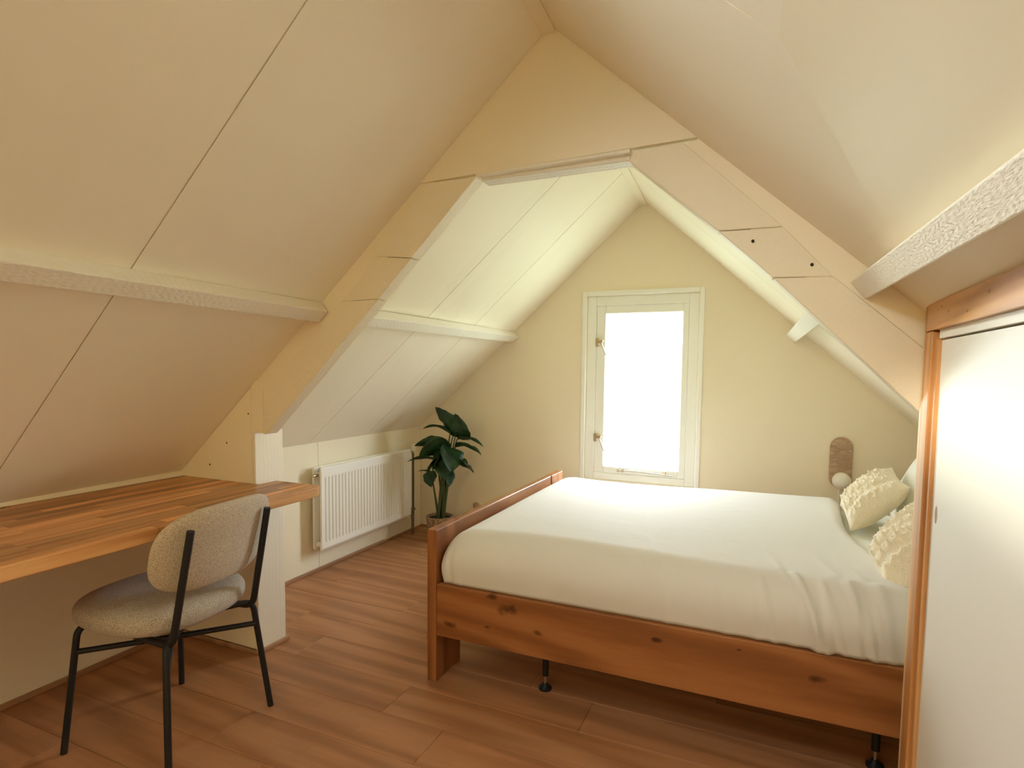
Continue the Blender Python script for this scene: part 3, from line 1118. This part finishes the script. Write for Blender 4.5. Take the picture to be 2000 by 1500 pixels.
# ------------------------------------------------------------------ bed
bed = thing('double_bed', 'knotty oak double bed frame with panel footboard', 'bed', BED0)
FX0, FX1 = -1.209, -1.168
BY0, BY1 = 1.928, 3.462
box('foot_post', FX0, FX1, BY0, 2.128, 0.0, 0.615, M_BEDZ, bed, 0.003)
box('foot_post', FX0, FX1, 3.262, BY1, 0.0, 0.615, M_BEDZ, bed, 0.003)
box('footboard', FX0 + .002, FX1 - .004, 2.1285, 3.2615, 0.19, 0.6145, M_BEDY, bed, 0.003)
box('side_rail', FX1 + .0005, 0.905, BY0 + .002, BY0 + .032, 0.190, 0.399, M_BEDX, bed, 0.003)
box('side_rail', FX1 + .0005, 0.905, BY1 - .032, BY1 - .002, 0.190, 0.399, M_BEDX, bed, 0.003)
box('head_post', 0.906, 0.945, BY0, 2.128, 0.0, 0.56, M_BEDZ, bed, 0.003)
box('head_post', 0.906, 0.945, 3.262, BY1, 0.0, 0.56, M_BEDZ, bed, 0.003)
box('headboard', 0.908, 0.942, 2.1285, 3.2615, 0.19, 0.56, M_BEDY, bed, 0.003)
for k in range(14):
    xx = -1.10 + k * .145
    box('slat', xx, xx + .07, BY0 + .033, BY1 - .033, 0.290, 0.308, M_PINEL, bed)
for (x, yy) in ((-.753, 2.065), (.358, 2.082), (-.753, 3.32), (.358, 3.32)):
    lg = tube('support_leg', [(x, yy, .29), (x, yy, .055)], .0125, M_BLACK, bed, 14)
    tube('threaded_rod', [(x, yy, .056), (x, yy, .020)], .006, M_STEEL, lg, 10)
    lathe('foot_pad', [(0, 0), (.026, 0), (.026, .008), (.014, .018), (.010, .024), (0, .024)], (x, yy, 0.0), M_BLACK, lg, 18)

# mattress (sheet-covered, seen by the cushions) and the bed cover over it


def rounded_top(s, r, half):
    """0 at the rim, 1 inside; s = distance inside from the rim"""
    if s >= r:
        return 1.0
    t = max(0.0, s / r)
    return math.sqrt(max(0.0, 1 - (1 - t) ** 2))


mat_v, mat_f = [], []
MX0, MX1, MY0, MY1 = -1.155, 0.895, 1.966, 3.424
nx_, ny_ = 60, 50


def mz(x, y):
    s = min(x - MX0, MX1 - x)
    t = min(y - MY0, MY1 - y)
    return 0.43 + 0.115 * rounded_top(s, .07, 1) * rounded_top(t, .07, 1)


def warp(i, n):
    t = i / n
    return 0.5 - 0.5 * math.cos(math.pi * t) if False else t


for i in range(nx_ + 1):
    for j in range(ny_ + 1):
        a = 0.5 - 0.5 * math.cos(math.pi * i / nx_)
        b = 0.5 - 0.5 * math.cos(math.pi * j / ny_)
        x, y = lerp(MX0, MX1, a), lerp(MY0, MY1, b)
        mat_v.append((x, y, mz(x, y)))
for i in range(nx_):
    for j in range(ny_):
        mat_f.append((i * (ny_ + 1) + j, (i + 1) * (ny_ + 1) + j, (i + 1) * (ny_ + 1) + j + 1, i * (ny_ + 1) + j + 1))
rim = [i * (ny_ + 1) for i in range(nx_ + 1)] + [nx_ * (ny_ + 1) + j for j in range(1, ny_ + 1)] + [i * (ny_ + 1) + ny_ for i in range(nx_ - 1, -1, -1)] + [j for j in range(ny_ - 1, 0, -1)]
b0 = len(mat_v)
for r_ in rim:
    x, y, z = mat_v[r_]
    mat_v.append((x, y, 0.309))
for k in range(len(rim)):
    k2 = (k + 1) % len(rim)
    mat_f.append((rim[k], rim[k2], b0 + k2, b0 + k))
mat_f.append(tuple(b0 + k for k in range(len(rim))))
mattress = make('mattress', mat_v, mat_f, M_PILLOW, None, True, sharp=60, origin=(BED0.x, BED0.y, .309))
tag(mattress, 'sheeted mattress under the bed cover, showing below the cushions', 'mattress')


def fold(x, y0, amp, width, slant, s, u):
    """ridge running down the side; u = 0 at the hem, 1 on top"""
    xc = x + slant * (1 - u)
    return amp * math.exp(-((s - xc) / width) ** 2)


FOLDS = []
rf = random.Random(11)
for k in range(26):
    xx = 0.37 - abs(rf.gauss(0, .26))
    FOLDS.append((xx, rf.uniform(.0025, .0075), rf.uniform(.007, .018), rf.uniform(.02, .11), rf.uniform(.25, .9)))
for k in range(8):
    FOLDS.append((-1.155 + abs(rf.gauss(0, .05)), rf.uniform(.002, .005), rf.uniform(.005, .01), rf.uniform(.0, .04), rf.uniform(.2, .5)))

NX, NV = 230, 150
dv, df = [], []
CX0, CX1 = -1.1635, 0.372
CY0, CY1 = 1.937, 3.446
HEM = 0.402
TOP = 0.606


def section(v):
    """closed-ish outline of the bed cover across its width, v in 0..1 from near hem to far hem; returns y, z, normal"""
    R = 0.125
    side = TOP - R - HEM
    arc = math.pi / 2 * R
    flat = (CY1 - CY0) - 2 * R
    tot = 2 * side + 2 * arc + flat
    s = v * tot
    if s < side:
        t = s / side
        return CY0 + 0.012 * math.sin(math.pi * .5 * (1 - t)) * (1 - t), HEM + s, (-1, 0), s / (side + arc)
    s -= side
    if s < arc:
        a = s / R
        return CY0 + R - R * math.cos(a), TOP - R + R * math.sin(a), (-math.cos(a), math.sin(a)), (side + s) / (side + arc)
    s -= arc
    if s < flat:
        return CY0 + R + s, TOP, (0, 1), 1.0
    s -= flat
    if s < arc:
        a = s / R
        return CY1 - R + R * math.sin(a), TOP - R + R * math.cos(a), (math.sin(a), math.cos(a)), 1.0
    s -= arc
    return CY1, TOP - R - s, (1, 0), 0.0


def cover_point(i, j):
    t = i / NX
    v = j / NV
    ys = section(v)[0]
    cx1 = CX1 - .02 + .14 * max(0.0, min(1.0, (2.75 - ys) / .8)) ** 1.5
    x = lerp(CX0, cx1, t)
    # finer sampling near the front
    v = lerp(v, v * v * (3 - 2 * v), .0)
    y, z, (ny, nz), u = section(v)
    # the end by the cushions slants and slumps; the foot end is rounded
    dfoot = x - CX0
    rfoot = rounded_top(dfoot, .13, 1)
    dhead = cx1 - x
    rh = rounded_top(dhead, .06, 1)
    zz = HEM + (z - HEM) * (0.62 + 0.38 * rfoot) * (0.70 + 0.30 * rh)
    yy = y
    if ny < 0:
        yy += (1 - rfoot) * 0.03
    # slight crown and slow swells
    zz += nz * (0.010 * math.sin(3.1 * x + .4) * math.sin(2.3 * y) + 0.006 * math.sin(7 * x + 3 * y) * .5)
    d = 0.0
    if v < 0.5:
        for (fx, amp, wd, sl, reach) in FOLDS:
            env = max(0.0, 1 - max(0, u - reach) * 3.0) * (1 if y < 2.35 else max(0, 1 - (y - 2.35) * 4))
            if u >= 1:
                env *= max(0, 1 - (y - CY0 - .125) * 3.5)
            d += amp * env * math.exp(-((x - (fx - sl * min(u, 1.3) - (0.25 * (y - CY0) if u >= 1 else 0))) / wd) ** 2)
        d += 0.004 * math.sin(9 * x) * (1 - u) * (u) * 2
    yy += ny * d
    zz += nz * d
    # head edge drifts right towards the front hem
    xs = x + (0.012 * math.sin(6 * y)) * max(0, (t - .8) * 5)
    return (xs, yy, zz)


for i in range(NX + 1):
    for j in range(NV + 1):
        dv.append(cover_point(i, j))
for i in range(NX):
    for j in range(NV):
        df.append((i * (NV + 1) + j, (i + 1) * (NV + 1) + j, (i + 1) * (NV + 1) + j + 1, i * (NV + 1) + j + 1))
cover = make('bed_cover', dv, df, M_SHEET, None, True, origin=(BED0.x, BED0.y, HEM))
tag(cover, 'smooth ivory bed cover over the mattress, rumpled along the near side', 'bedding')
so = cover.modifiers.new('cloth_thickness', 'SOLIDIFY')
so.thickness = 0.006
so.offset = -1

# ------------------------------------------------------------------ cushions and pillow


def pillow_obj(name, center, ax_u, ax_v, hu, hv, thick, mat, label, cat, group=None, knit=False, n=70, pinch=0.10, seed=0):
    """ax_u, ax_v: in-plane unit axes; both faces of a stuffed pillow"""
    U, V = Vector(ax_u).normalized(), Vector(ax_v).normalized()
    W = U.cross(V).normalized()
    C = Vector(center)
    v, f = [], []
    rg = random.Random(seed)
    ph = [rg.uniform(0, 6) for _ in range(6)]

    def pt(a, b, s):
        pa = 1 - pinch * (1 - b * b) ** 1.0 * 0 - pinch * (1 - abs(b) ** 2)
        pb = 1 - pinch * (1 - abs(a) ** 2)
        uu = a * hu * pa
        vv = b * hv * pb
        e = max(0.0, (1 - abs(a) ** 2.6)) ** .55 * max(0.0, (1 - abs(b) ** 2.6)) ** .55
        w = thick * e
        w *= 1 + .10 * math.sin(2.2 * a + ph[0]) * math.cos(1.7 * b + ph[1])
        if knit and s > 0:
            # three cable columns with crossing strands, ribs between
            ee = max(0.0, min(1.0, (e - .25) / .45)) ** 1.3
            c = (a + 1) * 2.5
            fr = c - math.floor(c)
            tw = math.sin((b * 13) + (math.floor(c) % 2) * math.pi)
            strand = math.exp(-((fr - .5 - .22 * tw) / .15) ** 2) + math.exp(-((fr - .5 + .22 * tw) / .15) ** 2) * .8
            w += 0.012 * strand * ee + .0015 * math.sin(b * 80) * ee
            w += 0.004 * math.sin(a * 9 + b * 5 + ph[2]) * e
        return C + U * uu + V * vv + W * (w * s)

    idx = {}
    for s in (1, -1):
        for i in range(n + 1):
            for j in range(n + 1):
                edge = i in (0, n) or j in (0, n)
                if s < 0 and edge:
                    idx[(s, i, j)] = idx[(1, i, j)]
                    continue
                a = -math.cos(math.pi * i / n)
                b = -math.cos(math.pi * j / n)
                a = lerp(a, -1 + 2 * i / n, .6)
                b = lerp(b, -1 + 2 * j / n, .6)
                idx[(s, i, j)] = len(v)
                v.append(pt(a, b, s))
    for s in (1, -1):
        for i in range(n):
            for j in range(n):
                q = (idx[(s, i, j)], idx[(s, i + 1, j)], idx[(s, i + 1, j + 1)], idx[(s, i, j + 1)])
                f.append(q if s > 0 else q[::-1])
    lo = min(p[2] for p in v)
    o = make(name, v, f, mat, None, True, origin=(C.x, C.y, lo))
    return tag(o, label, cat, group)


pillow_obj('cushion', (0.458, 3.055, 0.684), (0, -1, -0.06), (0.70, 0.0, 0.70), 0.205, 0.150, 0.075, M_KNIT,
           'cream cable-knit cushion below the wall lamp', 'cushion', 'cable-knit cushions on the bed', True, 110, .10, 3).scale = (1, 1, 1)
pillow_obj('cushion', (0.476, 2.290, 0.674), (0, -1, -0.02), (0.62, -0.06, 0.78), 0.225, 0.165, 0.080, M_KNIT,
           'cream cable-knit cushion half hidden by the pine cabinet post', 'cushion', 'cable-knit cushions on the bed', True, 110, .10, 5)
pillow_obj('pillow', (0.690, 3.12, 0.735), (0, 1, 0), (0.42, 0, 0.90), 0.31, 0.225, 0.085, M_PILLOW,
           'plain pale pillow leaning behind the knitted cushion', 'pillow', None, False, 40, .06, 8)

# ------------------------------------------------------------------ wall lamp
lamp = thing('wall_lamp', 'oblong travertine wall lamp with white glass globe above the bed', 'lamp', (0.411, YG, 0.575))
lx, lw, z0, z1 = 0.411, 0.058, 0.577, 0.876
poly = []
for k in range(13):
    a = math.pi * k / 12
    poly.append((lx + lw * math.cos(a), z1 - lw + lw * math.sin(a)))
for k in range(13):
    a = math.pi + math.pi * k / 12
    poly.append((lx + lw * math.cos(a), z0 + lw + lw * math.sin(a)))
n = len(poly)
prism('back_plate', poly, YG - .022, YG - .0005, M_TRAV, lamp, 0.003, 2)
gl_v = [(0, -.048)]
prof = [(max(0.0004, .050 * math.sin(math.pi * k / 20)), -.050 * math.cos(math.pi * k / 20)) for k in range(21)]
lathe('globe', prof, (0.414, YG - .068, 0.628), M_OPAL, lamp, 32, 80)
lathe('globe_holder', [(0, -.006), (.020, -.006), (.020, .006), (0, .006)], (0, 0, 0), M_BRASS, lamp, 20)
gh = [c for c in lamp.children if c.name == 'globe_holder'][0]
gh.data.transform(Matrix.Translation(lamp.location))
gh.data.transform(Matrix.Rotation(math.radians(90), 4, 'X'))
gh.data.transform(Matrix.Translation(Vector((0.414, YG - .024, 0.628)) - lamp.location))
tube('cord', [(0.411, YG - .006, .580), (0.412, YG - .005, .50), (0.414, YG - .005, .40)], .003, M_WHITE, lamp, 8)

# socket on the gable wall behind the footboard
sk = thing('wall_socket', 'small beige wall socket low on the gable wall behind the footboard', 'socket', (-1.985, YG, 0.20))
box('socket_plate', -2.025, -1.945, YG - .010, YG - .0005, 0.165, 0.235, M_WALL, sk, 0.003)
lathe('plug', [(0, -.018), (.016, -.018), (.019, -.006), (.019, .018), (.012, .024), (0, .024)], (-1.985, YG - .030, 0.222), M_TRAV, sk, 16)

# ------------------------------------------------------------------ potted plant
PX, PY = -2.150, 3.600
plant = thing('potted_plant', 'tall dark green leafy plant in a speckled pot beside the radiator', 'plant', (PX, PY, 0))
lathe('pot', [(0, 0.0), (.070, 0.0), (.082, .03), (.098, .15), (.101, .182), (.093, .184), (.089, .160), (.0, .160)], (PX, PY, 0), M_POT, plant, 36)
lathe('soil', [(0, .1605), (.088, .1605), (.084, .168), (0, .172)], (PX, PY, 0), M_SOIL, plant, 24)


def leaf(base, tip, width, sag=0.03, fold_=0.25, roll=0.0, wav=0.0, seed=0):
    """one leaf blade: a folded, arched, slightly ragged paddle with thickness"""
    base, tip = Vector(base), Vector(tip)
    d = (tip - base)
    ln = d.length
    t = d.normalized()
    side = t.cross(Vector((0, 0, 1)))
    if side.length < .15:
        side = Vector((1, 0, 0))
    side.normalize()
    side = Matrix.Rotation(roll, 3, t) @ side
    nor = side.cross(t).normalized()
    nl, nw = 12, 6
    rg = random.Random(seed)
    v, f = [], []
    for i in range(nl + 1):
        s = i / nl
        c = base + d * s + Vector((0, 0, 1)) * sag * 4 * s * (1 - s) - Vector((0, 0, 1)) * sag * 0.8 * s * s
        w = width * (math.sin(math.pi * min(1, s ** .75)) ** .75 if 0 < s < 1 else 0.02)
        w = max(w, width * .04)
        for j in range(nw + 1):
            q = -1 + 2 * j / nw
            h = abs(q) * fold_ * w + wav * math.sin(9 * s + 3 * q + seed) * w
            jag = 1 + (rg.uniform(-.10, .05) if abs(q) == 1 else 0)
            v.append(c + side * (q * w * .5 * jag * 2 * .5 * 2 * .5) + nor * h)
    for i in range(nl):
        for j in range(nw):
            a = i * (nw + 1) + j
            f.append((a, a + 1, a + nw + 2, a + nw + 1))
    o = make('leaf', v, f, M_LEAF, plant, True)
    sm = o.modifiers.new('blade_thickness', 'SOLIDIFY')
    sm.thickness = 0.0012
    return o


HUB = Vector((PX + .02, PY - .02, .165))
crown = Vector((-2.055, 3.56, .74))
# (leaf base, tip, width, sag, fold, roll, wave)
LV = [
    ((-2.000, 3.555, .775), (-2.130, 3.50, .985), .105, .004, .20, 0.9, .04),
    ((-2.035, 3.545, .800), (-1.862, 3.50, .838), .150, .010, .22, -1.15, .05),
    ((-2.015, 3.550, .780), (-2.245, 3.52, .845), .050, .030, .30, 0.15, .04),
    ((-1.990, 3.560, .755), (-1.775, 3.55, .735), .045, .022, .30, -0.1, .04),
    ((-2.000, 3.550, .700), (-1.765, 3.50, .685), .070, .022, .25, -0.35, .04),
    ((-2.030, 3.545, .705), (-2.290, 3.48, .712), .085, .014, .20, 0.75, .06),
    ((-2.020, 3.540, .715), (-2.235, 3.45, .640), .120, .020, .15, 0.9, .04),
    ((-2.060, 3.530, .710), (-2.100, 3.42, .560), .150, .020, .10, 0.5, .05),
    ((-2.020, 3.530, .700), (-1.960, 3.42, .560), .130, .020, .10, -0.5, .05),
    ((-2.080, 3.540, .640), (-2.160, 3.43, .530), .130, .020, .10, 0.4, .05),
    ((-2.040, 3.520, .640), (-2.020, 3.42, .500), .130, .020, .12, 0.0, .05),
    ((-2.150, 3.560, .590), (-2.365, 3.50, .590), .050, .018, .30, 0.1, .04),
    ((-2.000, 3.550, .575), (-1.825, 3.50, .553), .080, .016, .22, -0.5, .04),
    ((-1.980, 3.570, .600), (-1.895, 3.55, .590), .040, .010, .25, 0.0, .04),
    ((-2.180, 3.540, .500), (-2.290, 3.53, .517), .030, .008, .20, 0.0, .04),
    ((-2.185, 3.530, .520), (-2.150, 3.48, .420), .080, .006, .15, 0.6, .04),
    ((-2.060, 3.530, .560), (-2.000, 3.47, .440), .080, .008, .15, -0.4, .04),
    ((-2.060, 3.600, .660), (-2.150, 3.66, .600), .120, .020, .15, 0.3, .05),
]
for i, (b_, t_, w_, sg, fo, ro, wa) in enumerate(LV):
    leaf(b_, t_, w_ * 1.45, sg, fo, ro, wa, i + 1)
for i, idx in enumerate((0, 1, 2, 3, 4, 5, 7, 8, 9, 11, 12, 15)):
    b_ = Vector(LV[idx][0])
    a0 = HUB + Vector((math.cos(i * 2.1) * .022, math.sin(i * 2.1) * .020, 0))
    k = 0.45 + .05 * math.sin(i)
    mid = a0.lerp(b_, k)
    mid.x += (a0.x - b_.x) * .18
    pts = []
    for s in range(9):
        t = s / 8
        pts.append(a0 * (1 - t) ** 2 + mid * 2 * t * (1 - t) + b_ * t ** 2)
    tube('stalk', pts, [lerp(.011, .004, s / 8) for s in range(9)], M_STEM, plant, 8)
